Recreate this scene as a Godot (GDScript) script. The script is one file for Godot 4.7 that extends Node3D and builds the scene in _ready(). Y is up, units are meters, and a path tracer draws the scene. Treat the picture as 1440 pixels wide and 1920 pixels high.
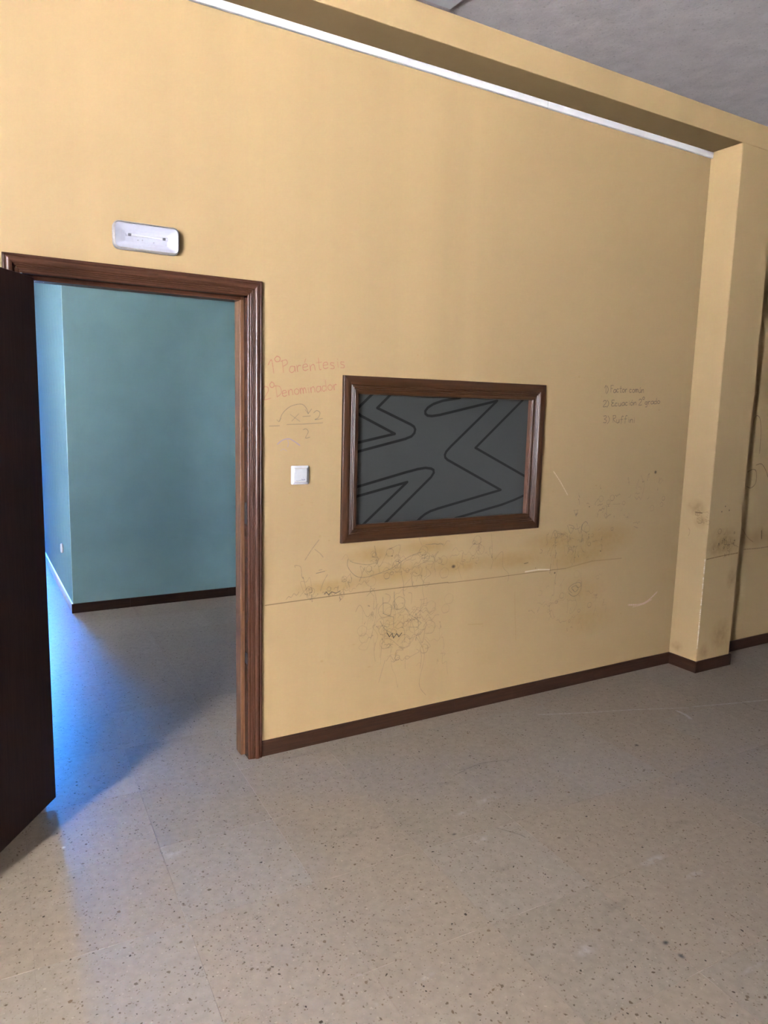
extends Node3D

# ------------------------------------------------------------------ sizes (metres)
const SOFFIT := 2.96
const CEIL := 3.08
const BEAM := 0.19
const THICK := 0.10
const ROOM_L := -3.9
const ROOM_R := 8.4
const ROOM_B := 5.6
const TEAL_Z := -2.62
const TEAL_X := 0.606
const HALL_END := -5.9
const HALL_L := -2.4
const HALL_R := 2.7
const HALL_CEIL := 2.75
const OP_L := 0.197
const OP_R := 0.972
const OP_T := 1.914

var M := {}
var rng := RandomNumberGenerator.new()


func _ready() -> void:
	rng.seed = 7
	# --- camera
	var cam := Camera3D.new()
	cam.name = "camera"
	add_child(cam)
	cam.fov = 70.748
	cam.near = 0.05
	cam.far = 200.0
	cam.position = Vector3(0, 1.51, 2.80)
	cam.rotation = Vector3(-0.14388448, -0.52676336, 0.02553574)
	cam.current = true
	# --- sky, sun glare, exposure
	var sky_mat := ProceduralSkyMaterial.new()
	sky_mat.sky_top_color = Color(0.20, 0.45, 0.92)
	sky_mat.sky_horizon_color = Color(0.20, 0.62, 1.0)
	sky_mat.sky_curve = 0.25
	sky_mat.sky_energy_multiplier = 1.0
	sky_mat.ground_horizon_color = Color(0.82, 0.82, 0.835)
	sky_mat.ground_bottom_color = Color(0.76, 0.76, 0.775)
	sky_mat.ground_energy_multiplier = 2.05
	sky_mat.ground_curve = 0.2
	sky_mat.sun_angle_max = 88.0
	sky_mat.sun_curve = 0.5
	var sky := Sky.new()
	sky.sky_material = sky_mat
	var env := Environment.new()
	env.background_mode = Environment.BG_SKY
	env.sky = sky
	env.background_energy_multiplier = 420.0
	env.tonemap_mode = Environment.TONE_MAPPER_LINEAR
	env.tonemap_exposure = 0.37
	env.sdfgi_enabled = true
	env.ssao_enabled = true
	env.ssil_enabled = true
	var we := WorldEnvironment.new()
	we.name = "environment"
	we.environment = env
	add_child(we)
	var sun := DirectionalLight3D.new()
	sun.name = "sun"
	sun.light_color = Color(1.0, 0.98, 0.96)
	sun.light_energy = 3.4
	sun.light_angular_distance = 0.5
	sun.shadow_enabled = true
	add_child(sun)
	sun.look_at_from_position(Vector3(-7, 7, 7), Vector3.ZERO, Vector3.UP)

	make_materials()
	build_floor()
	build_main_wall()
	build_beam_and_pillar()
	build_shell()
	build_hall()
	build_skirting()
	build_door()
	build_window()
	build_fittings()


# ------------------------------------------------------------------ node helpers
func tag(o: Node3D, label: String, category := "", group := "", kind := "") -> Node3D:
	if label != "":
		o.set_meta("label", label)
	if category != "":
		o.set_meta("category", category)
	if group != "":
		o.set_meta("group", group)
	if kind != "":
		o.set_meta("kind", kind)
	return o


func holder(called: String, at := Vector3.ZERO, parent: Node = self) -> Node3D:
	var o := Node3D.new()
	o.name = called
	o.position = at
	parent.add_child(o, true)
	return o


var used := {}

func obj(called: String, st: SurfaceTool, mat: Material, parent: Node = self) -> MeshInstance3D:
	st.generate_normals()
	st.generate_tangents()
	var o := MeshInstance3D.new()
	var key := str(parent.get_instance_id()) + called
	if used.has(key):
		o.name = "%s_%03d" % [called, used[key]]
		used[key] += 1
	else:
		o.name = called
		used[key] = 1
	o.mesh = st.commit()
	o.material_override = mat
	parent.add_child(o, true)
	return o


func tool() -> SurfaceTool:
	var st := SurfaceTool.new()
	st.begin(Mesh.PRIMITIVE_TRIANGLES)
	st.set_smooth_group(-1)
	return st


func vert(st: SurfaceTool, p: Vector3, uv: Vector2) -> void:
	st.set_uv(uv)
	st.add_vertex(p)


# a quad whose face looks away from the point «inside»
func quad(st: SurfaceTool, p: Array, inside: Vector3, uv: Array = []) -> void:
	var n: Vector3 = (p[1] - p[0]).cross(p[2] - p[0])
	if n.length() < 1e-12:
		n = (p[2] - p[0]).cross(p[3] - p[0])
	var mid: Vector3 = (p[0] + p[1] + p[2] + p[3]) / 4.0
	var order := [0, 1, 2, 0, 2, 3]
	if n.dot(mid - inside) > 0.0:
		order = [0, 2, 1, 0, 3, 2]
	for k in order:
		var v: Vector3 = p[k]
		var t := Vector2(v.x + v.z * 0.37, v.y)
		if uv.size() == 4:
			t = uv[k]
		vert(st, v, t)


func box(st: SurfaceTool, a: Vector3, b: Vector3, c := 0.0, along := 1) -> void:
	var lo := Vector3(minf(a.x, b.x), minf(a.y, b.y), minf(a.z, b.z))
	var hi := Vector3(maxf(a.x, b.x), maxf(a.y, b.y), maxf(a.z, b.z))
	var mid := (lo + hi) / 2.0
	var h := (hi - lo) / 2.0
	for ax in 3:
		var u := (ax + 1) % 3
		var w := (ax + 2) % 3
		for s in [-1.0, 1.0]:
			var pts := []
			var uvs := []
			for k in [[-1, -1], [1, -1], [1, 1], [-1, 1]]:
				var v := Vector3.ZERO
				v[ax] = s * h[ax]
				v[u] = k[0] * (h[u] - c)
				v[w] = k[1] * (h[w] - c)
				v += mid
				pts.append(v)
				var across: float = v[u] if w == along else v[w]
				if ax == along:
					across = v[w]
				uvs.append(Vector2(v[along] if ax != along else v[u], across))
			quad(st, pts, mid, uvs)
	if c <= 0.0:
		return
	for ax in 3:
		var u := (ax + 1) % 3
		var w := (ax + 2) % 3
		for su in [-1.0, 1.0]:
			for sw in [-1.0, 1.0]:
				var pts := []
				var uvs := []
				for k in [[-1.0, 0], [1.0, 0], [1.0, 1], [-1.0, 1]]:
					var v := Vector3.ZERO
					v[ax] = k[0] * (h[ax] - c)
					v[u] = su * (h[u] - (c if k[1] == 1 else 0.0))
					v[w] = sw * (h[w] - (0.0 if k[1] == 1 else c))
					v += mid
					pts.append(v)
					uvs.append(Vector2(v[along], v[u] + v[w]))
				quad(st, pts, mid, uvs)
	for sx in [-1.0, 1.0]:
		for sy in [-1.0, 1.0]:
			for sz in [-1.0, 1.0]:
				var s := Vector3(sx, sy, sz)
				var t := [mid + s * Vector3(h.x, h.y - c, h.z - c), mid + s * Vector3(h.x - c, h.y, h.z - c), mid + s * Vector3(h.x - c, h.y - c, h.z)]
				var n: Vector3 = (t[1] - t[0]).cross(t[2] - t[0])
				var o := [0, 1, 2] if n.dot(t[0] - mid) < 0.0 else [0, 2, 1]
				for k in o:
					vert(st, t[k], Vector2(t[k].y, t[k].x))


# a moulding: profile points (across, height) swept along a straight run with mitred ends
func moulding(st: SurfaceTool, at: Vector3, run: Vector3, across: Vector3, up: Vector3, length: float, prof: PackedVector2Array, m0: float, m1: float, smooth := true) -> void:
	var n := prof.size()
	var inside_uh := Vector2.ZERO
	for q in prof:
		inside_uh += q / n
	inside_uh.y = -0.02
	var starts := []
	var ends := []
	var v := PackedFloat32Array()
	var total := 0.0
	for i in n:
		var q := prof[i]
		if i > 0:
			total += q.distance_to(prof[i - 1])
		v.append(total)
		starts.append(at + across * q.x + up * q.y + run * (m0 * q.x))
		ends.append(at + across * q.x + up * q.y + run * (length - m1 * q.x))
	var seed_u := fposmod(at.x * 3.17 + at.y * 1.93, 1.0)
	for i in n - 1:
		var mid: Vector3 = (starts[i] + ends[i] + starts[i + 1] + ends[i + 1]) / 4.0
		var inner := at + across * inside_uh.x + up * inside_uh.y + run * ((mid - at).dot(run))
		if smooth:
			st.set_smooth_group(0)
		quad(st, [starts[i], ends[i], ends[i + 1], starts[i + 1]], inner, [Vector2(seed_u, v[i]), Vector2(seed_u + length, v[i]), Vector2(seed_u + length, v[i + 1]), Vector2(seed_u, v[i + 1])])
	st.set_smooth_group(-1)
	var tri := Geometry2D.triangulate_polygon(prof)
	for e in 2:
		var pts: Array = starts if e == 0 else ends
		for k in range(0, tri.size(), 3):
			var a: Vector3 = pts[tri[k]]
			var b: Vector3 = pts[tri[k + 1]]
			var c: Vector3 = pts[tri[k + 2]]
			var out: Vector3 = run * (-1.0 if e == 0 else 1.0)
			if (b - a).cross(c - a).dot(out) > 0.0:
				var s := b
				b = c
				c = s
			for p in [a, b, c]:
				vert(st, p, Vector2(p.dot(across), p.dot(up)))


func tube(st: SurfaceTool, a: Vector3, b: Vector3, r: float, sides := 14) -> void:
	var d := (b - a).normalized()
	var u := d.cross(Vector3.UP if absf(d.y) < 0.9 else Vector3.RIGHT).normalized()
	var w := d.cross(u)
	var c := (a + b) / 2.0
	for k in sides:
		var t0 := TAU * k / sides
		var t1 := TAU * (k + 1) / sides
		var p0 := (u * cos(t0) + w * sin(t0)) * r
		var p1 := (u * cos(t1) + w * sin(t1)) * r
		quad(st, [a + p0, b + p0, b + p1, a + p1], (a + b) / 2.0)
		quad(st, [a, a, a + p0, a + p1], c)
		quad(st, [b, b, b + p0, b + p1], c)


# ------------------------------------------------------------------ drawing on images
func px(im: Image, x: int, y: int, c: Color, a: float) -> void:
	if a <= 0.004 or x < 0 or y < 0 or x >= im.get_width() or y >= im.get_height():
		return
	var o := im.get_pixel(x, y)
	var r := o.lerp(Color(c.r, c.g, c.b, o.a), a)
	r.a = o.a + (1.0 - o.a) * a
	if o.a < 0.999:
		var w := a / maxf(r.a, 0.001)
		r = Color(lerpf(o.r, c.r, w), lerpf(o.g, c.g, w), lerpf(o.b, c.b, w), r.a)
	im.set_pixel(x, y, r)


func line(im: Image, a: Vector2, b: Vector2, width: float, c: Color, alpha: float) -> void:
	var r := width / 2.0 + 1.0
	var d := b - a
	var l2 := maxf(d.length_squared(), 1e-6)
	for y in range(int(minf(a.y, b.y) - r), int(maxf(a.y, b.y) + r) + 1):
		for x in range(int(minf(a.x, b.x) - r), int(maxf(a.x, b.x) + r) + 1):
			var p := Vector2(x + 0.5, y + 0.5)
			var t := clampf((p - a).dot(d) / l2, 0.0, 1.0)
			var dist := p.distance_to(a + d * t)
			px(im, x, y, c, alpha * clampf(width / 2.0 + 0.5 - dist, 0.0, 1.0))


func blob(im: Image, c: Vector2, rx: float, ry: float, col: Color, alpha: float, rough: FastNoiseLite = null) -> void:
	for y in range(int(c.y - ry), int(c.y + ry) + 1):
		for x in range(int(c.x - rx), int(c.x + rx) + 1):
			var q := Vector2((x - c.x) / rx, (y - c.y) / ry).length()
			if q < 1.0:
				var a := alpha * (1.0 - q * q) * (1.0 - q * q)
				if rough:
					a *= clampf(0.5 + 1.3 * rough.get_noise_2d(x, y), 0.0, 1.0)
				px(im, x, y, col, a)


# a canvas: an image that covers a rectangle of a wall, in metres
class Canvas:
	var im: Image
	var lo: Vector2
	var hi: Vector2
	var k: float

	func _init(a: Vector2, b: Vector2, per_m: float, fill: Color) -> void:
		lo = a
		hi = b
		k = per_m
		im = Image.create(int((b.x - a.x) * k), int((b.y - a.y) * k), false, Image.FORMAT_RGBA8)
		im.fill(fill)

	func at(p: Vector2) -> Vector2:
		return Vector2((p.x - lo.x) * k, (hi.y - p.y) * k)

	func uv(p: Vector2) -> Vector2:
		return Vector2((p.x - lo.x) / (hi.x - lo.x), (hi.y - p.y) / (hi.y - lo.y))


func points(s: String) -> PackedVector2Array:
	var out := PackedVector2Array()
	for w in s.split(" ", false):
		var q := w.split(",")
		out.append(Vector2(q[0].to_float(), q[1].to_float()))
	return out


func curve(p: PackedVector2Array) -> PackedVector2Array:
	if p.size() < 3:
		return p
	var out := PackedVector2Array()
	for i in p.size() - 1:
		var a := p[maxi(i - 1, 0)]
		var d := p[mini(i + 2, p.size() - 1)]
		for t in 6:
			out.append(p[i].cubic_interpolate(p[i + 1], a, d, t / 6.0))
	out.append(p[p.size() - 1])
	return out


func draw(cv: Canvas, p: PackedVector2Array, width: float, c: Color, alpha: float, shaky := 0.0) -> void:
	for i in p.size() - 1:
		var a := alpha * (1.0 - shaky * rng.randf())
		line(cv.im, cv.at(p[i]), cv.at(p[i + 1]), width * cv.k, c, a)


func stroke(cv: Canvas, s: String, width: float, c: Color, alpha: float, bent := true) -> void:
	var p := points(s)
	draw(cv, curve(p) if bent else p, width, c, alpha, 0.35)


# handwriting: each letter as strokes in a box one unit high (x-height 0.55)
const HAND := {
	"1": "0,.65 .22,1 .24,-.05", "2": "0,.8 .15,1 .38,.9 .36,.6 0,0 .45,.02", "3": "0,.95 .3,1 .35,.75 .12,.52 .38,.35 .3,.02 0,.05", "o": ".25,.5 .05,.35 .1,.05 .32,.02 .42,.3 .25,.5",
	"a": ".4,.45 .15,.5 .02,.2 .15,0 .36,.15 .4,.48 .42,.02", "r": ".05,.5 .08,0 .08,.3 .2,.48 .32,.45", "e": ".05,.28 .36,.32 .3,.52 .08,.45 .05,.1 .2,0 .38,.08",
	"n": ".04,.5 .06,0 .1,.35 .28,.5 .36,.35 .38,0", "t": ".2,.95 .2,.05 .32,0;.02,.55 .4,.58", "s": ".34,.46 .12,.52 .1,.34 .3,.22 .28,.02 .04,.04", "i": ".1,.48 .12,0;.11,.66 .12,.7",
	"d": ".36,.45 .12,.48 .03,.2 .15,0 .34,.15;.38,1 .4,0", "m": ".03,.5 .05,0 .08,.4 .2,.48 .26,.3 .27,0 .3,.38 .42,.48 .48,.3 .5,0", "c": ".34,.45 .12,.48 .03,.22 .14,0 .35,.06",
	"u": ".04,.5 .06,.1 .2,0 .34,.15 .36,.5 .38,0", "g": ".36,.45 .12,.48 .05,.2 .2,.05 .36,.25 .36,.48 .34,-.3 .1,-.35", "f": ".4,.95 .25,1 .18,.7 .14,-.15;.02,.5 .36,.52",
	"P": ".1,1 .1,0;0,.9 .35,1 .42,.7 .12,.5", "D": ".08,1 .08,0;0,.98 .4,.85 .45,.3 .08,0", "F": ".05,1 .07,0;.05,1 .45,1;.06,.55 .35,.55", "E": ".42,.95 .1,.95 .05,.6 .28,.52 .03,.3 .1,0 .46,.04",
	"R": ".08,1 .1,0;.02,.95 .36,1 .36,.65 .1,.5 .42,0", ")": ".05,1 .25,.6 .22,.2 .02,-.15", "º": ".2,1.25 .05,1.05 .12,.82 .3,.85 .34,1.1 .2,1.25", "é": ".05,.28 .36,.32 .3,.52 .08,.45 .05,.1 .2,0 .38,.08;.2,.66 .3,.95",
	"ú": ".04,.5 .06,.1 .2,0 .34,.15 .36,.5 .38,0;.2,.62 .3,.8", "ó": ".25,.5 .05,.35 .1,.05 .32,.02 .42,.3 .25,.5;.22,.65 .34,.85", " ": "",
}

func write(cv: Canvas, text: String, a: Vector2, b: Vector2, h: float, width: float, c: Color, alpha: float) -> void:
	var d := (b - a).normalized()
	var up := Vector2(-d.y, d.x)
	var total := 0.0
	for ch in text:
		total += ADVANCE.get(ch, 1.0)
	var step := a.distance_to(b) / total
	var at := 0.0
	for ch in text:
		var shapes: String = HAND[ch]
		var wide: float = ADVANCE.get(ch, 1.0)
		var o := a + d * (step * at) + up * (rng.randf_range(-0.05, 0.05) * h)
		at += wide
		for s in shapes.split(";", false):
			var p := curve(points(s))
			for k in p.size():
				p[k] = o + d * (p[k].x * step * 2.05) + up * (p[k].y * h)
			draw(cv, p, width, c, alpha, 0.3)


const ADVANCE := {"i": 0.5, "m": 1.25, "t": 0.9, "r": 0.85, "1": 0.7, ")": 0.7, "º": 0.8, " ": 0.6}


func scribble(cv: Canvas, lo: Vector2, hi: Vector2, count: int, size: float, c: Color, alpha: float) -> void:
	for i in count:
		var mid := (lo + hi) / 2.0
		var o := Vector2(clampf(rng.randfn(mid.x, (hi.x - lo.x) * 0.26), lo.x, hi.x), clampf(rng.randfn(mid.y, (hi.y - lo.y) * 0.26), lo.y, hi.y))
		var p := PackedVector2Array([o])
		var s := size * rng.randf_range(0.35, 1.3)
		var kind := rng.randi() % 4
		for k in rng.randi_range(2, 7):
			match kind:
				0:
					o += Vector2(rng.randfn(0, s * 0.5), rng.randfn(0, s * 0.9))
				1:
					o += Vector2(s * 0.35, s * (0.5 if k % 2 == 0 else -0.5) * rng.randf())
				2:
					o += Vector2(cos(k * 1.3), sin(k * 1.3)) * s * 0.6
				_:
					o += Vector2(rng.randfn(0, s * 0.2), rng.randf_range(-s, s * 0.3))
			p.append(o)
		draw(cv, curve(p), 0.0019, c, alpha * rng.randf_range(0.4, 1.15), 0.5)


# ------------------------------------------------------------------ materials
func mat(c: Color, rough: float, spec := 0.5) -> StandardMaterial3D:
	var m := StandardMaterial3D.new()
	m.albedo_color = c
	m.roughness = rough
	m.metallic_specular = spec
	return m


func tex(im: Image) -> ImageTexture:
	return ImageTexture.create_from_image(im)


func noise_normal(freq: float, strength: float, seed_n: int) -> NoiseTexture2D:
	var n := FastNoiseLite.new()
	n.seed = seed_n
	n.frequency = freq
	n.fractal_octaves = 3
	var t := NoiseTexture2D.new()
	t.width = 512
	t.height = 512
	t.seamless = true
	t.as_normal_map = true
	t.bump_strength = strength
	t.noise = n
	return t


func plaster(m: StandardMaterial3D, strength: float, freq := 0.06) -> StandardMaterial3D:
	m.detail_enabled = true
	m.detail_albedo = M.mottle
	m.detail_blend_mode = BaseMaterial3D.BLEND_MODE_MUL
	m.detail_uv_layer = BaseMaterial3D.DETAIL_UV_2
	m.uv2_triplanar = true
	m.uv2_world_triplanar = true
	m.uv2_scale = Vector3(0.45, 0.45, 0.45)
	m.heightmap_enabled = false
	return m


func wood(dark: Color, pale: Color, seed_n: int, rough: float) -> StandardMaterial3D:
	var n := FastNoiseLite.new()
	n.seed = seed_n
	n.frequency = 0.05
	n.fractal_octaves = 4
	var im := Image.create(512, 256, false, Image.FORMAT_RGB8)
	for y in 256:
		for x in 512:
			var t := 0.5 + 0.45 * n.get_noise_2d(x * 0.10, y * 1.3) + 0.16 * n.get_noise_2d(x * 0.9 + 400.0, y * 7.0)
			im.set_pixel(x, y, dark.lerp(pale, clampf(t, 0.0, 1.0)))
	var m := mat(Color.WHITE, rough)
	m.albedo_texture = tex(im)
	m.uv1_scale = Vector3(1.3, 5.0, 1.0)
	return m


func make_materials() -> void:
	var n := FastNoiseLite.new()
	n.seed = 3
	n.frequency = 0.012
	n.fractal_octaves = 5
	var g := n.get_seamless_image(512, 512)
	var im := Image.create(512, 512, false, Image.FORMAT_RGBA8)
	for y in 512:
		for x in 512:
			var v := 0.955 + 0.045 * g.get_pixel(x, y).r
			im.set_pixel(x, y, Color(v, v, v * 0.995, 1.0))
	M.mottle = tex(im)
	M.yellow_color = Color(0.77, 0.658, 0.478)
	M.yellow = plaster(mat(M.yellow_color, 0.62), 0.3)
	M.teal = plaster(mat(Color(0.66, 0.82, 0.83), 0.6), 0.3)
	M.teal_gloss = plaster(mat(Color(0.79, 0.87, 0.84), 0.5), 0.3)
	M.streaky = wood(Color(0.40, 0.55, 0.58), Color(0.56, 0.70, 0.73), 71, 0.6)  # streaked teal, darkened in colour against the strong light from the hall door
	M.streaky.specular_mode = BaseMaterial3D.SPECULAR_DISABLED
	M.white = mat(Color(0.90, 0.90, 0.915), 0.4)
	M.ceiling = ceiling_material()
	M.plain = mat(Color(0.90, 0.89, 0.87), 0.8)
	M.wood = wood(Color(0.25, 0.155, 0.115), Color(0.39, 0.255, 0.19), 11, 0.27)
	M.wood_frame = wood(Color(0.225, 0.145, 0.09), Color(0.34, 0.22, 0.14), 23, 0.3)
	M.darkened_finish = wood(Color(0.24, 0.17, 0.12), Color(0.33, 0.24, 0.17), 91, 0.6)  # dark brown invented for the unseen walls, to cut bounced light
	M.lining = wood(Color(0.38, 0.26, 0.20), Color(0.48, 0.34, 0.27), 29, 0.4)
	M.wood_dark = wood(Color(0.26, 0.185, 0.175), Color(0.37, 0.27, 0.25), 31, 0.42)
	M.wood_skirt = wood(Color(0.17, 0.11, 0.08), Color(0.30, 0.20, 0.145), 43, 0.36)
	M.worn = wood(Color(0.26, 0.16, 0.10), Color(0.58, 0.42, 0.28), 57, 0.5)
	M.glass = mat(Color(1, 1, 1, 0.06), 0.03)
	M.glass.transparency = BaseMaterial3D.TRANSPARENCY_ALPHA
	M.metal = mat(Color(0.72, 0.70, 0.66), 0.3)
	M.metal.metallic = 1.0
	M.grout = mat(Color(0.63, 0.585, 0.525), 0.8)
	make_terrazzo()


func ceiling_material() -> StandardMaterial3D:
	var n := FastNoiseLite.new()
	n.seed = 9
	n.frequency = 0.08
	n.fractal_octaves = 4
	var big := FastNoiseLite.new()
	big.seed = 10
	big.frequency = 0.012
	big.fractal_octaves = 3
	var a := n.get_seamless_image(1024, 1024)
	var b := big.get_seamless_image(1024, 1024)
	var im := Image.create(1024, 1024, false, Image.FORMAT_RGB8)
	for y in 1024:
		for x in 1024:
			var grain := a.get_pixel(x, y).r
			var v := 0.875 + 0.05 * grain + 0.07 * b.get_pixel(x, y).r
			if grain > 0.66:
				v -= (grain - 0.66) * 0.5
			im.set_pixel(x, y, Color(minf(v, 1.0), v * 0.975, v * 0.985))
	var m := mat(Color.WHITE, 0.95, 0.2)
	m.albedo_texture = tex(im)
	m.uv1_triplanar = true
	m.uv1_world_triplanar = true
	m.uv1_scale = Vector3(0.55, 0.55, 0.55)
	m.normal_enabled = true
	m.normal_texture = noise_normal(0.09, 3.0, 12)
	m.normal_scale = 0.12
	return m


func chip(im: Image, c: Vector2, r: float, col: Color, alpha: float) -> void:
	var n := rng.randi_range(3, 6)
	var turn := rng.randf() * TAU
	var squash := rng.randf_range(0.35, 0.85)
	var poly := PackedVector2Array()
	for k in n:
		var t := TAU * (k + rng.randf_range(-0.3, 0.3)) / n
		poly.append(Vector2(cos(t) * r, sin(t) * r * squash).rotated(turn) * rng.randf_range(0.7, 1.1))
	var w := im.get_width()
	var k := int(r * 1.1) + 1
	for y in range(-k, k + 1):
		for x in range(-k, k + 1):
			var p := Vector2(x, y)
			var inside := true
			var edge := 1.0
			for i in n:
				var a := poly[i]
				var e := (poly[(i + 1) % n] - a)
				var s := e.cross(p - a) / maxf(e.length(), 0.001)
				if s < -0.5:
					inside = false
					break
				edge = minf(edge, s + 0.5)
			if inside:
				var ix := posmod(int(c.x) + x, w)
				var iy := posmod(int(c.y) + y, w)
				im.set_pixel(ix, iy, im.get_pixel(ix, iy).lerp(col, alpha * clampf(edge, 0.0, 1.0)))


func make_terrazzo() -> void:
	var n := FastNoiseLite.new()
	n.seed = 5
	n.frequency = 0.02
	n.fractal_octaves = 4
	var im := n.get_seamless_image(1536, 1536)
	im.convert(Image.FORMAT_RGB8)
	# pull the grey noise into a narrow band of the matrix colour
	var veil := Image.create(1536, 1536, false, Image.FORMAT_RGBA8)
	veil.fill(Color(0.735, 0.685, 0.62, 0.93))
	im.convert(Image.FORMAT_RGBA8)
	im.blend_rect(veil, Rect2i(0, 0, 1536, 1536), Vector2i.ZERO)
	im.convert(Image.FORMAT_RGB8)
	var s := 1536.0
	for k in 9000:
		var t := rng.randf()
		var col := Color(0.56, 0.505, 0.435).lerp(Color(0.825, 0.78, 0.715), t)
		chip(im, Vector2(rng.randf() * s, rng.randf() * s), rng.randf_range(1.5, 6.0), col, rng.randf_range(0.5, 0.95))
	for k in 2600:
		var col := Color(0.37, 0.31, 0.24).lerp(Color(0.52, 0.435, 0.34), rng.randf())
		chip(im, Vector2(rng.randf() * s, rng.randf() * s), rng.randf_range(1.8, 5.5) * (1.7 if rng.randf() < 0.15 else 1.0), col, rng.randf_range(0.5, 0.95))
	for k in 260:
		var col := Color(0.19, 0.155, 0.13).lerp(Color(0.32, 0.26, 0.20), rng.randf())
		chip(im, Vector2(rng.randf() * s, rng.randf() * s), rng.randf_range(2.0, 5.2) * (1.6 if rng.randf() < 0.15 else 1.0), col, 0.95)
	for k in 260:
		chip(im, Vector2(rng.randf() * s, rng.randf() * s), rng.randf_range(2.0, 5.0), Color(0.73, 0.70, 0.65), 0.8)
	var cv := floor_marks()
	for k in 3:
		var m := mat([Color(1, 1, 1), Color(0.975, 0.97, 0.96), Color(1.0, 0.985, 0.965)][k], 0.36, 0.5)
		m.albedo_texture = tex_of("terrazzo", im)
		m.detail_enabled = true
		m.detail_albedo = tex_of("floor_marks", cv.im)
		m.detail_blend_mode = BaseMaterial3D.BLEND_MODE_MIX
		m.detail_uv_layer = BaseMaterial3D.DETAIL_UV_2
		m.roughness_texture = null
		M["terrazzo_%d" % k] = m
	M.floor_canvas = cv


var kept := {}

func tex_of(key: String, im: Image) -> ImageTexture:
	if not kept.has(key):
		kept[key] = tex(im)
	return kept[key]


# scuffs, scratches and dirt on the floor: x to the right, y towards the room
func floor_marks() -> Canvas:
	var cv := Canvas.new(Vector2(-0.6, -3.4), Vector2(5.0, 0.2), 360.0, Color(0.5, 0.48, 0.45, 0.0))
	var rough := FastNoiseLite.new()
	rough.seed = 77
	rough.frequency = 0.07
	var pale := Color(0.90, 0.89, 0.90)
	var dark := Color(0.30, 0.27, 0.24)
	# y of the canvas is minus z of the floor
	for s in ["1.706,-0.736 0.085,0.025", "1.556,-0.764 0.048,0.017", "1.523,-0.939 0.058,0.021", "1.969,-1.310 0.088,0.025", "0.984,-1.369 0.058,0.012", "0.830,-1.383 0.015,0.011", "0.842,-1.278 0.014,0.009", "0.837,-1.209 0.010,0.008", "0.531,-0.511 0.060,0.040", "1.813,-1.773 0.061,0.011", "2.022,-1.428 0.049,0.018", "1.457,-1.503 0.062,0.027"]:
		var q := points(s)
		blob(cv.im, cv.at(q[0]), q[1].x * cv.k, q[1].y * cv.k, pale, 0.42, rough)
	for s in ["1.789,-0.503 0.170,0.034", "1.612,-0.560 0.103,0.027", "1.476,-1.101 0.073,0.020", "2.229,-1.204 0.096,0.029", "1.971,0.008 0.162,0.030", "1.131,-0.686 0.155,0.047", "1.664,-1.413 0.136,0.041"]:
		var q := points(s)
		blob(cv.im, cv.at(q[0]), q[1].x * cv.k, q[1].y * cv.k, dark, 0.22, rough)
	stroke(cv, "2.429,-0.223 2.669,-0.315 2.893,-0.391 3.195,-0.512", 0.012, pale, 0.30)
	stroke(cv, "3.233,-0.516 3.485,-0.589 3.685,-0.641", 0.014, pale, 0.34)
	stroke(cv, "3.109,-0.514 3.107,-0.564 3.087,-0.611", 0.02, pale, 0.25)
	stroke(cv, "1.688,-0.527 1.852,-0.494 2.001,-0.528", 0.006, dark, 0.35)
	stroke(cv, "3.525,-0.593 3.510,-0.693 3.535,-0.736", 0.008, dark, 0.3)
	stroke(cv, "1.609,-0.906 1.654,-0.972 1.665,-1.003", 0.005, dark, 0.35)
	stroke(cv, "1.121,0.814 1.113,0.698", 0.004, pale, 0.3)
	blob(cv.im, cv.at(points("2.607,-0.684")[0]), 5, 5, Color(0.1, 0.08, 0.07), 0.95)
	blob(cv.im, cv.at(points("1.679,-1.592")[0]), 5.5, 4, Color(0.17, 0.21, 0.25), 0.95)
	blob(cv.im, cv.at(points("1.675,-1.648")[0]), 4, 5.5, Color(0.25, 0.29, 0.31), 0.9)
	blob(cv.im, cv.at(points("1.448,-0.867")[0]), 5, 3, Color(0.2, 0.19, 0.2), 0.8)
	blob(cv.im, cv.at(points("0.218,-0.309")[0]), 3.5, 3.5, Color(0.95, 0.93, 0.88), 0.95)
	for k in 160:
		var p := Vector2(rng.randf_range(0, 5.0), rng.randf_range(-3.2, 0.0))
		blob(cv.im, cv.at(p), rng.randf_range(10, 60), rng.randf_range(8, 40), pale if k % 2 else dark, 0.08, rough)
	return cv


# ------------------------------------------------------------------ floor
const TILE := 0.4025
const GRID_TURN := 0.035

func tile_corner(i: int, j: int) -> Vector2:
	# joints run a little askew of the wall
	return Vector2(0.492, 0.865) + Vector2(TILE * i, TILE * j).rotated(GRID_TURN)


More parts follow.
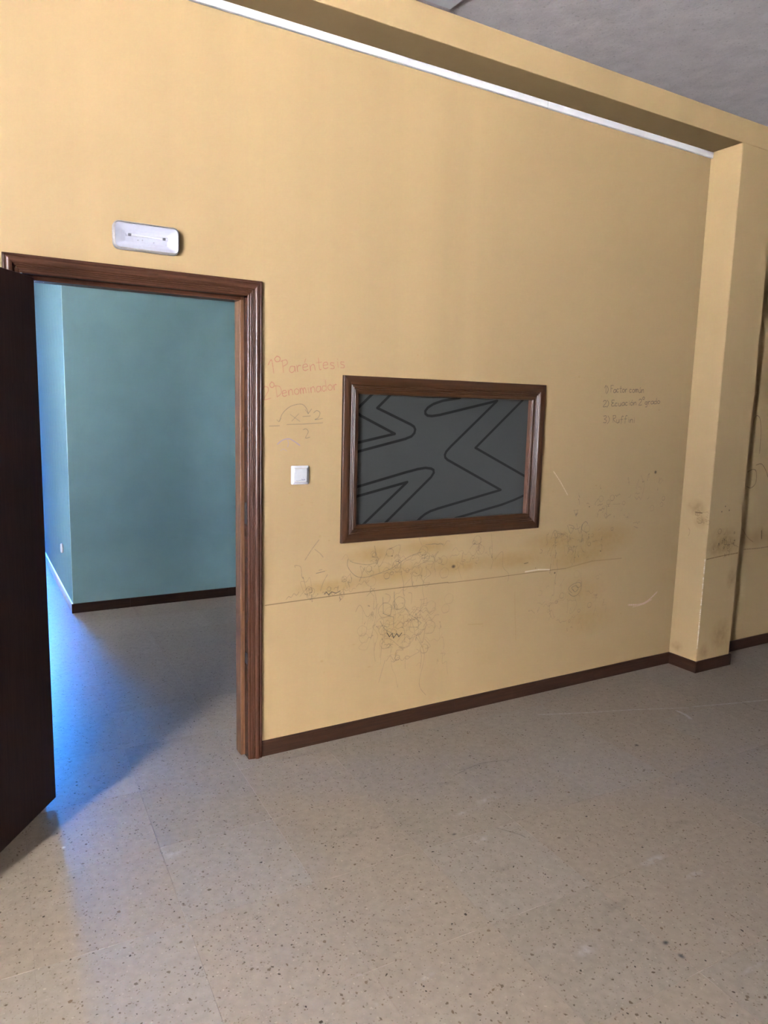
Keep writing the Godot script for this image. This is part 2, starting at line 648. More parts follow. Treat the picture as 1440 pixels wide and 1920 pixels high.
func tile_face(st: SurfaceTool, i: int, j: int) -> void:
	var gap := 0.0003
	var c := []
	for k in [[gap, gap], [TILE - gap, gap], [TILE - gap, TILE - gap], [gap, TILE - gap]]:
		c.append(Vector2(k[0], k[1]).rotated(GRID_TURN) + tile_corner(i, j))
	var b := 0.0008
	var inner := []
	for k in [[b, b], [TILE - b, b], [TILE - b, TILE - b], [b, TILE - b]]:
		inner.append(Vector2(k[0], k[1]).rotated(GRID_TURN) + tile_corner(i, j))
	var o := Vector2(rng.randf(), rng.randf())
	var q := rng.randi() % 4
	var mid := tile_corner(i, j) + Vector2(TILE / 2, TILE / 2).rotated(GRID_TURN)
	var lift := rng.randf_range(-0.0003, 0.0)
	var down := Vector3(mid.x, -0.05, mid.y)
	var face := []
	for k in 4:
		face.append(Vector3(inner[k].x, lift, inner[k].y))
	tile_quad(st, face, down, o, q, mid)
	for k in 4:
		var l := (k + 1) % 4
		tile_quad(st, [face[k], face[l], Vector3(c[l].x, lift - 0.0004, c[l].y), Vector3(c[k].x, lift - 0.0004, c[k].y)], down, o, q, mid)
		tile_quad(st, [Vector3(c[k].x, lift - 0.0004, c[k].y), Vector3(c[l].x, lift - 0.0004, c[l].y), Vector3(c[l].x, -0.02, c[l].y), Vector3(c[k].x, -0.02, c[k].y)], down, o, q, mid)


func tile_quad(st: SurfaceTool, p: Array, inside: Vector3, o: Vector2, q: int, mid: Vector2) -> void:
	var n: Vector3 = (p[1] - p[0]).cross(p[2] - p[0])
	var m: Vector3 = (p[0] + p[1] + p[2] + p[3]) / 4.0
	var order := [0, 1, 2, 0, 2, 3] if n.dot(m - inside) < 0.0 else [0, 2, 1, 0, 3, 2]
	var cv: Canvas = M.floor_canvas
	for k in order:
		var v: Vector3 = p[k]
		st.set_uv2(cv.uv(Vector2(v.x, -v.z)).clamp(Vector2(0.001, 0.001), Vector2(0.999, 0.999)))
		vert(st, v, o + (Vector2(v.x, v.z) - mid).rotated(q * PI / 2) / 1.25)


func build_floor() -> void:
	var st := tool()
	box(st, Vector3(ROOM_L, -0.25, HALL_END), Vector3(ROOM_R, -0.0035, ROOM_B))
	var f := obj("floor", st, M.grout)
	tag(f, "pale beige terrazzo floor of square tiles with dark stone chips and white scuffs", "floor", "", "structure")
	var far := [tool(), tool(), tool()]
	for i in range(-12, 21):
		for j in range(-25, 13):
			var p := tile_corner(i, j) + Vector2(TILE, TILE) / 2
			if p.x < ROOM_L - 0.1 or p.x > ROOM_R + 0.1 or p.y > ROOM_B + 0.1 or p.y < HALL_END - 0.1 or (p.y < -0.2 and (p.x < HALL_L - 0.1 or p.x > HALL_R + 0.1)) or (p.y < TEAL_Z - 0.2 and p.x > TEAL_X + 0.2):
				continue
			var near := (p.y > -0.2 and p.x > -0.6 and p.x < 4.9 and p.y < 2.5) or (p.y <= -0.2 and p.x < 2.1 and p.x > -0.3 and p.y > -6.0)
			var k := rng.randi() % 3
			if near:
				var one := tool()
				tile_face(one, i, j)
				obj("tile", one, M["terrazzo_%d" % k], f)
			else:
				tile_face(far[k], i, j)
	for k in 3:
		var o := obj("outlying_tiles", far[k], M["terrazzo_%d" % k], f)
		o.set_meta("kind", "stuff")


# ------------------------------------------------------------------ walls
func wall_cells(st: SurfaceTool, xs: Array, ys: Array, holes: Array, z0: float, z1: float, cv: Canvas) -> void:
	# a wall from z0 (front) back to z1 with rectangular holes, given as cell numbers
	var inside := Vector3(0, 0, (z0 + z1) / 2)
	for i in xs.size() - 1:
		for j in ys.size() - 1:
			if holes.has([i, j]):
				continue
			var a := Vector2(xs[i], ys[j])
			var b := Vector2(xs[i + 1], ys[j + 1])
			for z in [z0, z1]:
				var p := [Vector3(a.x, a.y, z), Vector3(b.x, a.y, z), Vector3(b.x, b.y, z), Vector3(a.x, b.y, z)]
				quad(st, p, Vector3((a.x + b.x) / 2, (a.y + b.y) / 2, inside.z), p.map(func(v): return cv.uv(Vector2(v.x, v.y))))
			var plain := cv.uv(Vector2(cv.lo.x, cv.hi.y))
			for side in 4:
				var ni: int = i + [1, -1, 0, 0][side]
				var nj: int = j + [0, 0, 1, -1][side]
				if ni >= 0 and nj >= 0 and ni < xs.size() - 1 and nj < ys.size() - 1 and not holes.has([ni, nj]):
					continue
				var e: Array = [[Vector2(b.x, a.y), b], [a, Vector2(a.x, b.y)], [Vector2(a.x, b.y), b], [a, Vector2(b.x, a.y)]][side]
				quad(st, [Vector3(e[0].x, e[0].y, z0), Vector3(e[1].x, e[1].y, z0), Vector3(e[1].x, e[1].y, z1), Vector3(e[0].x, e[0].y, z1)], Vector3((a.x + b.x) / 2, (a.y + b.y) / 2, inside.z), [plain, plain, plain, plain])


func build_main_wall() -> void:
	var base: Color = M.yellow_color
	var cv := Canvas.new(Vector2(1.0, 0.05), Vector2(3.7, 1.95), 740.0, base)
	var pencil := Color(0.42, 0.36, 0.30)
	var grey := Color(0.40, 0.37, 0.33)
	var red := Color(0.72, 0.42, 0.36)
	var rough := FastNoiseLite.new()
	rough.seed = 21
	rough.frequency = 0.03
	rough.fractal_octaves = 5
	var grime := Color(0.66, 0.52, 0.27)
	# grime gathered over the seam of the wall covering
	for s in ["1.366,0.720 0.224,0.041", "1.694,0.750 0.262,0.059", "2.027,0.758 0.251,0.059", "2.394,0.753 0.298,0.057", "2.843,0.730 0.337,0.079", "3.037,0.820 0.300,0.109", "2.680,0.830 0.274,0.074", "1.578,0.847 0.185,0.050", "1.867,0.863 0.184,0.047"]:
		var q := points(s)
		blob(cv.im, cv.at(q[0]), q[1].x * cv.k, q[1].y * cv.k, grime, 0.30)
		blob(cv.im, cv.at(q[0]), q[1].x * cv.k, q[1].y * cv.k, grime, 0.16, rough)
	for s in ["1.703,0.479 0.136,0.132", "2.901,0.530 0.208,0.109", "2.123,0.750 0.047,0.033", "2.956,0.371 0.265,0.112"]:
		var q := points(s)
		blob(cv.im, cv.at(q[0]), q[1].x * cv.k, q[1].y * cv.k, grime, 0.14)
		blob(cv.im, cv.at(q[0]), q[1].x * cv.k, q[1].y * cv.k, grime, 0.1, rough)
	# the seam: grime stops at it, below it the covering is clean
	draw(cv, points("1.060,0.671 1.419,0.678 1.725,0.678 1.999,0.676"), 0.004, Color(0.40, 0.32, 0.20), 0.75, 0.3)
	draw(cv, points("1.999,0.673 2.278,0.672 2.543,0.675 2.770,0.675"), 0.003, Color(0.42, 0.33, 0.2), 0.65, 0.5)
	draw(cv, points("2.770,0.675 2.967,0.699 3.198,0.695"), 0.005, Color(0.45, 0.35, 0.2), 0.4, 0.6)
	draw(cv, points("2.488,0.683 2.579,0.686 2.654,0.679"), 0.008, Color(0.92, 0.86, 0.74), 0.8)
	# written by hand on the paint
	write(cv, "1º", points("1.076,1.635")[0], points("1.134,1.644")[0], 0.05, 0.0028, red, 0.62)
	write(cv, "Paréntesis", points("1.131,1.639")[0], points("1.426,1.677")[0], 0.050, 0.0026, red, 0.55)
	write(cv, "2º", points("1.054,1.530")[0], points("1.109,1.540")[0], 0.05, 0.0028, red, 0.5)
	write(cv, "Denominador", points("1.106,1.540")[0], points("1.387,1.582")[0], 0.046, 0.0026, red, 0.5)
	write(cv, "1) Factor común", points("2.973,1.619")[0], points("3.283,1.629")[0], 0.036, 0.0026, pencil, 0.85)
	write(cv, "2) Ecuación 2ºgrado", points("2.972,1.543")[0], points("3.422,1.571")[0], 0.033, 0.0026, pencil, 0.85)
	write(cv, "3) Ruffini", points("2.980,1.458")[0], points("3.228,1.463")[0], 0.037, 0.0026, pencil, 0.7)
	# the fraction under the two lines
	stroke(cv, "1.121,1.443 1.135,1.476 1.170,1.505 1.217,1.515 1.239,1.500 1.249,1.478", 0.0024, grey, 0.5)
	stroke(cv, "1.235,1.493 1.249,1.476 1.264,1.496", 0.0024, grey, 0.55, false)
	stroke(cv, "1.109,1.449 1.118,1.441 1.128,1.456", 0.0024, grey, 0.4, false)
	stroke(cv, "1.168,1.472 1.211,1.444", 0.0024, grey, 0.4, false)
	stroke(cv, "1.206,1.475 1.175,1.444", 0.0024, grey, 0.4, false)
	stroke(cv, "1.225,1.464 1.259,1.467", 0.0024, grey, 0.6, false)
	stroke(cv, "1.274,1.480 1.288,1.490 1.303,1.481 1.296,1.461 1.281,1.452 1.316,1.457", 0.0024, grey, 0.5)
	stroke(cv, "1.154,1.430 1.230,1.433 1.316,1.439", 0.0024, grey, 0.65, false)
	stroke(cv, "1.077,1.423 1.121,1.425", 0.0024, grey, 0.55, false)
	stroke(cv, "1.226,1.409 1.240,1.413 1.250,1.400 1.238,1.375 1.258,1.378", 0.0024, grey, 0.45)
	stroke(cv, "1.112,1.349 1.135,1.366 1.164,1.371 1.188,1.360 1.212,1.344", 0.004, Color(0.60, 0.55, 0.78), 0.5)
	stroke(cv, "1.156,1.371 1.161,1.351 1.157,1.338", 0.003, Color(0.66, 0.6, 0.78), 0.35)
	stroke(cv, "1.126,1.323 1.140,1.329 1.154,1.320", 0.003, Color(0.66, 0.6, 0.78), 0.25)
	# loose pencil marks
	stroke(cv, "1.241,0.851 1.273,0.896 1.306,0.935", 0.003, grey, 0.35)
	stroke(cv, "1.286,0.895 1.312,0.874 1.327,0.856", 0.003, grey, 0.3)
	stroke(cv, "1.295,0.787 1.315,0.790 1.336,0.793", 0.0028, grey, 0.75, false)
	stroke(cv, "1.307,0.800 1.323,0.801", 0.002, grey, 0.6, false)
	stroke(cv, "1.349,0.777 1.329,0.743 1.316,0.706", 0.002, grey, 0.5)
	stroke(cv, "1.450,0.838 1.448,0.805 1.482,0.762 1.526,0.746 1.595,0.754 1.679,0.776 1.764,0.820 1.838,0.839", 0.0024, grey, 0.6)
	stroke(cv, "1.459,0.828 1.491,0.815 1.552,0.803 1.593,0.809", 0.002, grey, 0.55)
	stroke(cv, "1.861,0.873 1.912,0.872 1.965,0.868", 0.0022, grey, 0.55)
	stroke(cv, "1.335,0.690 1.345,0.698 1.356,0.685 1.371,0.696 1.392,0.688 1.413,0.696", 0.0035, Color(0.25, 0.2, 0.2), 0.7, false)
	stroke(cv, "1.637,0.565 1.672,0.548 1.695,0.540 1.696,0.493", 0.0026, grey, 0.7, false)
	stroke(cv, "1.758,0.576 1.783,0.542 1.814,0.522 1.851,0.491 1.828,0.473 1.779,0.480", 0.0024, grey, 0.6, false)
	stroke(cv, "1.623,0.529 1.650,0.487 1.698,0.459 1.727,0.450", 0.0024, grey, 0.55)
	stroke(cv, "1.662,0.467 1.675,0.447 1.689,0.461 1.698,0.438 1.715,0.457 1.727,0.440 1.742,0.456", 0.004, Color(0.2, 0.16, 0.14), 0.8, false)
	stroke(cv, "1.634,0.642 1.639,0.565", 0.0028, grey, 0.7, false)
	stroke(cv, "1.694,0.661 1.700,0.578", 0.003, grey, 0.7, false)
	stroke(cv, "1.655,0.336 1.639,0.286 1.623,0.231", 0.002, grey, 0.35)
	scribble(cv, points("1.418,0.703")[0], points("2.085,0.873")[0], 70, 0.045, pencil, 0.42)
	scribble(cv, points("1.513,0.327")[0], points("1.876,0.646")[0], 85, 0.06, pencil, 0.45)
	scribble(cv, points("1.115,0.681")[0], points("1.582,0.710")[0], 26, 0.03, pencil, 0.45)
	scribble(cv, points("1.829,0.276")[0], points("2.065,0.621")[0], 14, 0.06, pencil, 0.25)
	scribble(cv, points("2.577,0.709")[0], points("3.030,0.895")[0], 46, 0.035, pencil, 0.5)
	scribble(cv, points("2.832,0.863")[0], points("3.506,1.134")[0], 44, 0.028, pencil, 0.45)
	scribble(cv, points("2.568,0.333")[0], points("3.099,0.617")[0], 40, 0.04, pencil, 0.35)
	scribble(cv, points("2.028,0.718")[0], points("2.282,0.886")[0], 18, 0.04, pencil, 0.4)
	for s in ["2.918,1.005 0.006,0.004", "3.027,0.751 0.007,0.005", "2.835,0.731 0.004,0.003", "2.690,0.807 0.004,0.003", "3.427,1.182 0.014,0.013", "2.027,0.753 0.016,0.012", "2.694,0.658 0.008,0.007", "1.677,0.834 0.005,0.004", "2.556,0.697 0.004,0.003"]:
		var q := points(s)
		blob(cv.im, cv.at(q[0]), q[1].x * cv.k, q[1].y * cv.k, Color(0.22, 0.17, 0.12), 0.75)
	stroke(cv, "2.478,0.727 2.503,0.730", 0.004, Color(0.25, 0.2, 0.15), 0.7, false)
	stroke(cv, "2.829,0.532 2.803,0.559 2.832,0.580 2.880,0.587 2.898,0.561 2.877,0.521 2.838,0.513 2.805,0.535", 0.0024, grey, 0.7)
	stroke(cv, "2.844,0.542 2.826,0.562 2.857,0.571 2.875,0.551 2.852,0.536 2.835,0.552", 0.0024, grey, 0.7)
	stroke(cv, "2.871,0.861 2.875,0.905 2.898,0.924 2.915,0.911", 0.003, grey, 0.5)
	stroke(cv, "2.765,0.911 2.792,0.866 2.813,0.900 2.773,0.914", 0.0026, grey, 0.5)
	stroke(cv, "2.805,0.990 2.824,0.957 2.836,0.991 2.805,0.990", 0.0024, grey, 0.45, false)
	# pale scratches and a smear of paint
	stroke(cv, "2.643,1.203 2.692,1.151 2.752,1.076", 0.006, Color(0.95, 0.86, 0.72), 0.6)
	stroke(cv, "3.284,0.412 3.384,0.404 3.451,0.419 3.525,0.463", 0.010, Color(0.93, 0.80, 0.74), 0.5)
	stroke(cv, "3.322,0.395 3.412,0.401 3.483,0.422", 0.006, Color(0.93, 0.80, 0.74), 0.45)
	stroke(cv, "2.423,0.582 2.436,0.438 2.448,0.321", 0.004, grime, 0.25)
	stroke(cv, "2.133,0.446 2.224,0.437", 0.006, grime, 0.25)
	for k in 60:
		blob(cv.im, cv.at(Vector2(rng.randf_range(1.1, 3.6), rng.randf_range(0.12, 1.8))), rng.randf_range(2, 9), rng.randf_range(2, 7), grime, rng.randf_range(0.1, 0.35))
	var m := plaster(mat(Color.WHITE, 0.62), 0.3)
	m.albedo_texture = tex(cv.im)
	m.texture_repeat = false
	M.written = m
	var st := tool()
	wall_cells(st, [ROOM_L - 0.2, OP_L - 0.03, OP_R + 0.03, 1.47, 2.475, ROOM_R + 0.2], [0.0, 0.98, 1.575, OP_T + 0.03, CEIL + 0.25], [[1, 0], [1, 1], [1, 2], [3, 1]], 0.0, -THICK, cv)
	var o := obj("wall_back", st, m)
	tag(o, "long yellow plaster wall covered in pencil scribbles and handwriting beside the doorway", "wall", "", "structure")


func build_beam_and_pillar() -> void:
	var st := tool()
	box(st, Vector3(ROOM_L, SOFFIT, -0.01), Vector3(ROOM_R, CEIL + 0.05, BEAM), 0.002)
	tag(obj("trim_1", st, M.yellow), "yellow plaster beam running along the top of the wall under the ceiling", "beam", "", "structure")
	# the pillar: its two seen faces unrolled on one canvas
	var cv := Canvas.new(Vector2(0.0, 0.0), Vector2(0.52, 1.3), 1000.0, M.yellow_color)
	var rough := FastNoiseLite.new()
	rough.seed = 5
	rough.frequency = 0.02
	rough.fractal_octaves = 4
	var grime := Color(0.48, 0.36, 0.19)
	for q in [[0.28, 0.74, 0.12, 0.06], [0.40, 0.75, 0.12, 0.07], [0.34, 0.80, 0.16, 0.09], [0.10, 0.98, 0.08, 0.06], [0.14, 0.9, 0.06, 0.05], [0.45, 0.55, 0.05, 0.08], [0.25, 0.12, 0.06, 0.07], [0.05, 0.12, 0.05, 0.04], [0.40, 0.2, 0.12, 0.12]]:
		blob(cv.im, cv.at(Vector2(q[0], q[1])), q[2] * cv.k, q[3] * cv.k, grime, 0.15)
		blob(cv.im, cv.at(Vector2(q[0], q[1])), q[2] * cv.k, q[3] * cv.k, grime, 0.2, rough)
	stroke(cv, "0.2,0.685 0.28,0.69 0.36,0.695 0.495,0.70", 0.006, grime, 0.75)
	scribble(cv, Vector2(0.21, 0.70), Vector2(0.48, 0.83), 22, 0.03, Color(0.28, 0.2, 0.12), 0.6)
	scribble(cv, Vector2(0.06, 0.84), Vector2(0.18, 1.0), 12, 0.03, Color(0.45, 0.36, 0.22), 0.5)
	stroke(cv, "0.10,0.95 0.14,0.951", 0.008, Color(0.4, 0.3, 0.18), 0.6)
	for q in [[0.33, 0.99], [0.30, 0.96], [0.37, 0.965], [0.30, 0.77], [0.35, 0.79], [0.45, 0.78]]:
		blob(cv.im, cv.at(Vector2(q[0], q[1])), 6, 7, Color(0.2, 0.14, 0.08), 0.8)
	var y := 0.68
	while y > 0.14:
		blob(cv.im, cv.at(Vector2(0.188, y)), rng.randf_range(2, 7), rng.randf_range(6, 16), Color(0.93, 0.88, 0.80), 0.9, rough if rng.randf() < 0.4 else null)
		y -= 0.012
	var m := plaster(mat(Color.WHITE, 0.62), 0.3)
	m.albedo_texture = tex(cv.im)
	m.texture_repeat = false
	st = tool()
	var x0 := 3.68
	var x1 := 3.992
	var c := 0.004
	var ring := [[x0, 0.0, 0.0], [x0, BEAM - c, BEAM - c], [x0 + c, BEAM, BEAM], [x1 - c, BEAM, BEAM + x1 - x0], [x1, BEAM - c, BEAM + x1 - x0 + c], [x1, 0.0, 0.52]]
	for k in ring.size() - 1:
		var a: Array = ring[k]
		var b: Array = ring[k + 1]
		quad(st, [Vector3(a[0], 0, a[1]), Vector3(b[0], 0, b[1]), Vector3(b[0], SOFFIT, b[1]), Vector3(a[0], SOFFIT, a[1])], Vector3((x0 + x1) / 2, 1.5, 0.05), [cv.uv(Vector2(a[2], 0)), cv.uv(Vector2(b[2], 0)), cv.uv(Vector2(b[2], SOFFIT)), cv.uv(Vector2(a[2], SOFFIT))])
	tag(obj("trim_2", st, m), "square yellow plaster pillar with chipped corner standing proud of the wall", "pillar", "", "structure")
	# the wall goes on beyond the pillar, a little proud
	var cw := Canvas.new(Vector2(3.9, 0.3), Vector2(4.9, 1.6), 700.0, M.yellow_color)
	var pen := Color(0.30, 0.22, 0.13)
	stroke(cw, "4.248,1.351 4.246,1.466 4.270,1.516 4.311,1.500 4.336,1.417 4.342,1.283", 0.004, pen, 0.6)
	stroke(cw, "4.239,1.167 4.292,1.183 4.328,1.165 4.333,1.097 4.289,1.065 4.243,1.076", 0.004, pen, 0.6)
	stroke(cw, "4.320,1.209 4.375,1.215 4.427,1.173 4.458,1.128", 0.004, pen, 0.6)
	stroke(cw, "4.242,0.804 4.306,0.745 4.368,0.712", 0.004, pen, 0.4)
	stroke(cw, "4.447,0.781 4.456,0.727", 0.006, Color(0.15, 0.1, 0.06), 0.8, false)
	stroke(cw, "4.279,0.670 4.420,0.666 4.535,0.668", 0.006, pen, 0.35)
	for k in 5:
		blob(cw.im, cw.at(Vector2(4.1 + 0.15 * k, 0.74)), 80, 60, Color(0.48, 0.36, 0.19), 0.25)
	var mw := plaster(mat(Color.WHITE, 0.62), 0.3)
	mw.albedo_texture = tex(cw.im)
	mw.texture_repeat = false
	st = tool()
	wall_cells(st, [x1 - 0.02, ROOM_R], [0.0, SOFFIT], [], 0.035, 0.0, cw)
	tag(obj("wall_beyond", st, mw), "darker yellow wall on the far side of the pillar", "wall", "", "structure")


func build_shell() -> void:
	var st := tool()
	box(st, Vector3(ROOM_L - 0.2, CEIL, 0.0), Vector3(ROOM_R + 0.2, CEIL + 0.25, ROOM_B + 0.2))
	tag(obj("ceiling", st, M.ceiling), "mottled off-white textured plaster ceiling", "ceiling", "", "structure")
	# window wall on the left, behind the camera's view
	st = tool()
	window_wall(st, Vector3(ROOM_L, 0, 0), Vector3.BACK, Vector3.LEFT, ROOM_B, CEIL, WINS)
	tag(obj("wall_left", st, M.yellow), "yellow wall with large windows outside the picture", "wall", "", "structure")
	for k in WINS.size():
		var w: Array = WINS[k]
		var o := holder("window_%d" % (k + 2), Vector3(ROOM_L - 0.1, w[2], w[0]))
		tag(o, "tall narrow white-framed window in the side wall, nearest the doorway wall", "window", "", "structure")
		glazed(o, Vector3(0, 0, 0), Vector3.BACK, w[1] - w[0], w[3] - w[2], 1)
	st = tool()
	box(st, Vector3(ROOM_R, 0, 0), Vector3(ROOM_R + 0.2, CEIL, ROOM_B))
	tag(obj("wall_right", st, M.darkened_finish), "unseen wall to one side, dark brown colour added to cut bounced light", "wall", "", "structure")
	st = tool()
	window_wall(st, Vector3(ROOM_L - 0.2, 0, ROOM_B), Vector3.RIGHT, Vector3.BACK, ROOM_R - ROOM_L + 0.4, CEIL, ADDED_FRONT_WINS)
	var fw: Array = ADDED_FRONT_WINS[0]
	var front := holder("window_4", Vector3(ROOM_L - 0.2 + fw[0], fw[2], ROOM_B + 0.1))
	tag(front, "unseen tall narrow window added behind the viewer to shape the room light", "window", "", "structure")
	glazed(front, Vector3.ZERO, Vector3.RIGHT, fw[1] - fw[0], fw[3] - fw[2], 1)
	tag(obj("wall_front", st, M.darkened_finish), "unseen wall behind the viewer, dark brown colour added to cut bounced light", "wall", "", "structure")


const WINS := [[4.1, 4.78, 0.9, 2.95]]
const ADDED_FRONT_WINS := [[1.5, 1.72, 0.9, 2.95]]  # window added behind the viewer to shape the light on the long wall

func window_wall(st: SurfaceTool, at: Vector3, run: Vector3, out: Vector3, length: float, height: float, wins: Array) -> void:
	var cuts := [0.0]
	for w in wins:
		cuts.append_array([w[0], w[1]])
	cuts.append(length)
	for k in cuts.size() - 1:
		var a: Vector3 = at + run * cuts[k]
		var b: Vector3 = at + run * cuts[k + 1] + out * 0.2
		if k % 2 == 0:
			box(st, a, b + Vector3.UP * height)
		else:
			var w: Array = wins[k / 2]
			if w[2] > 0.0:
				box(st, a, b + Vector3.UP * w[2])
			box(st, a + Vector3.UP * w[3], b + Vector3.UP * height)


func glazed(o: Node3D, at: Vector3, run: Vector3, w: float, h: float, panes: int) -> void:
	var t := run.cross(Vector3.UP).abs() * 0.03
	var b := 0.05
	for e in [[0.0, 0.0, b, h], [w - b, 0.0, w, h], [b, 0.0, w - b, b], [b, h - b, w - b, h]]:
		var st := tool()
		box(st, at + run * e[0] + Vector3.UP * e[1] - t, at + run * e[2] + Vector3.UP * e[3] + t, 0.003)
		obj("window_frame", st, M.white, o)
	for k in panes:
		var x0 := b + (w - 2 * b) * k / panes
		var x1 := b + (w - 2 * b) * (k + 1) / panes
		if k > 0:
			var st := tool()
			box(st, at + run * (x0 - 0.025) + Vector3.UP * b - t * 0.9, at + run * (x0 + 0.025) + Vector3.UP * (h - b) + t * 0.9, 0.003)
			obj("mullion", st, M.white, o)
		var g := tool()
		box(g, at + run * x0 + Vector3.UP * b - t * 0.1, at + run * x1 + Vector3.UP * (h - b) + t * 0.1)
		obj("pane", g, M.glass, o)


func build_hall() -> void:
	# beyond the doorway: a teal room whose wall ends in a corner, a hall running on past it to a glazed door
	var st := tool()
	box(st, Vector3(TEAL_X + 0.018, 0, HALL_END), Vector3(HALL_R + 0.2, HALL_CEIL, TEAL_Z - 0.002))
	box(st, Vector3(TEAL_X, 0, TEAL_Z - 0.02), Vector3(HALL_R + 0.2, HALL_CEIL, TEAL_Z), 0.002)
	tag(obj("wall_teal", st, M.teal), "teal painted wall seen through the open doorway, ending in a corner", "wall", "", "structure")
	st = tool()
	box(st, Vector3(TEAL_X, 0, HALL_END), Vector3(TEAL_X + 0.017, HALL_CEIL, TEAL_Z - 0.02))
	tag(obj("wall_return", st, M.streaky), "streaked hall wall running away past the corner, its teal darkened against the door light", "wall", "", "structure")
	st = tool()
	box(st, Vector3(HALL_R, 0, TEAL_Z), Vector3(HALL_R + 0.2, HALL_CEIL, -THICK))
	tag(obj("wall_teal_side", st, M.teal), "teal side wall of the room beyond the doorway", "wall", "", "structure")
	st = tool()
	window_wall(st, Vector3(HALL_L, 0, HALL_END), Vector3.BACK, Vector3.LEFT, -THICK - HALL_END, HALL_CEIL, [[HALL_FILL_WIN[0] - HALL_END, HALL_FILL_WIN[1] - HALL_END, 0.6, 2.5]])
	tag(obj("wall_hall", st, M.plain), "pale wall of the hall hidden behind the door leaf", "wall", "", "structure")
	st = tool()
	box(st, Vector3(HALL_L - 0.2, HALL_CEIL, HALL_END - 0.2), Vector3(HALL_R + 0.2, HALL_CEIL + 0.3, -THICK))
	tag(obj("ceiling_hall", st, M.plain), "plain pale ceiling of the hall beyond the doorway", "ceiling", "", "structure")
	st = tool()
	window_wall(st, Vector3(HALL_L - 0.2, 0, HALL_END), Vector3.RIGHT, Vector3.FORWARD, TEAL_X - HALL_L + 0.4, HALL_CEIL, [[HALL_DOOR[0] - HALL_L + 0.2, HALL_DOOR[1] - HALL_L + 0.2, 0.0, HALL_DOOR[2]]])
	tag(obj("wall_hall_end", st, M.teal), "teal end wall of the hall around its glazed door", "wall", "", "structure")
	var o := holder("door_2", Vector3(HALL_DOOR[0], 0, HALL_END - 0.1))
	tag(o, "white glazed door at the far end of the hall", "door", "", "structure")
	glazed(o, Vector3.ZERO, Vector3.RIGHT, HALL_DOOR[1] - HALL_DOOR[0], HALL_DOOR[2], 1)
	st = tool()
	box(st, Vector3(-14, -0.4, HALL_END - 22.0), Vector3(14, -0.12, HALL_END - 0.2))  # slab added out of view to block bright light from below the door
	tag(obj("ground_light_block", st, mat(Color(0.72, 0.73, 0.74), 0.9)), "unseen grey slab added to block ground light at the glazed hall door", "yard", "", "structure")
	o = holder("window_%d" % (WINS.size() + 2), Vector3(HALL_L - 0.1, 0.6, HALL_FILL_WIN[0]))
	tag(o, "narrow unseen window added in the hidden hall wall as fill light", "window", "", "structure")
	glazed(o, Vector3.ZERO, Vector3.BACK, HALL_FILL_WIN[1] - HALL_FILL_WIN[0], 1.9, 1)
	# round wall box on the return of the teal wall
	var s := holder("wall_socket", Vector3(TEAL_X, 0.38, -3.13))
	tag(s, "small round white socket low on the blue-lit hall wall", "socket")
	st = tool()
	lathe_x(st, [[0.0, 0.034], [0.004, 0.038], [0.012, 0.037], [0.016, 0.033], [0.016, 0.024]])
	obj("cover_plate", st, M.white, s)
	st = tool()
	lathe_x(st, [[0.016, 0.024], [0.009, 0.022], [0.009, 0.0]])
	obj("socket_insert", st, M.white, s)


const HALL_FILL_WIN := [-1.68, -1.455]  # unseen window span, added as fill light for the teal wall
const HALL_DOOR := [0.08, 0.59, 2.45]

func lathe_x(st: SurfaceTool, prof: Array) -> void:
	# turned about an axis that leaves the wall towards -x
	st.set_smooth_group(0)
	for k in 24:
		var t0 := TAU * k / 24
		var t1 := TAU * (k + 1) / 24
		for i in prof.size() - 1:
			var a: Array = prof[i]
			var b: Array = prof[i + 1]
			quad(st, [Vector3(-a[0], cos(t0) * a[1], sin(t0) * a[1]), Vector3(-b[0], cos(t0) * b[1], sin(t0) * b[1]), Vector3(-b[0], cos(t1) * b[1], sin(t1) * b[1]), Vector3(-a[0], cos(t1) * a[1], sin(t1) * a[1])], Vector3(0.02, 0, 0))
	st.set_smooth_group(-1)


# ------------------------------------------------------------------ skirting
const SKIRT := [[0.0, 0.0], [0.0, 0.0095], [0.060, 0.0095], [0.0645, 0.0085], [0.0672, 0.0062], [0.068, 0.003], [0.068, 0.0]]

func skirt(o: Node3D, a: Vector3, run: Vector3, out: Vector3, length: float, m: Material = null) -> void:
	var prof := PackedVector2Array()
	for q in SKIRT:
		prof.append(Vector2(q[0], q[1]))
	var st := tool()
	moulding(st, a, run, Vector3.UP, out, length, prof, 0.0, 0.0, false)
	obj("skirting_board", st, m if m else M.wood_skirt, o)


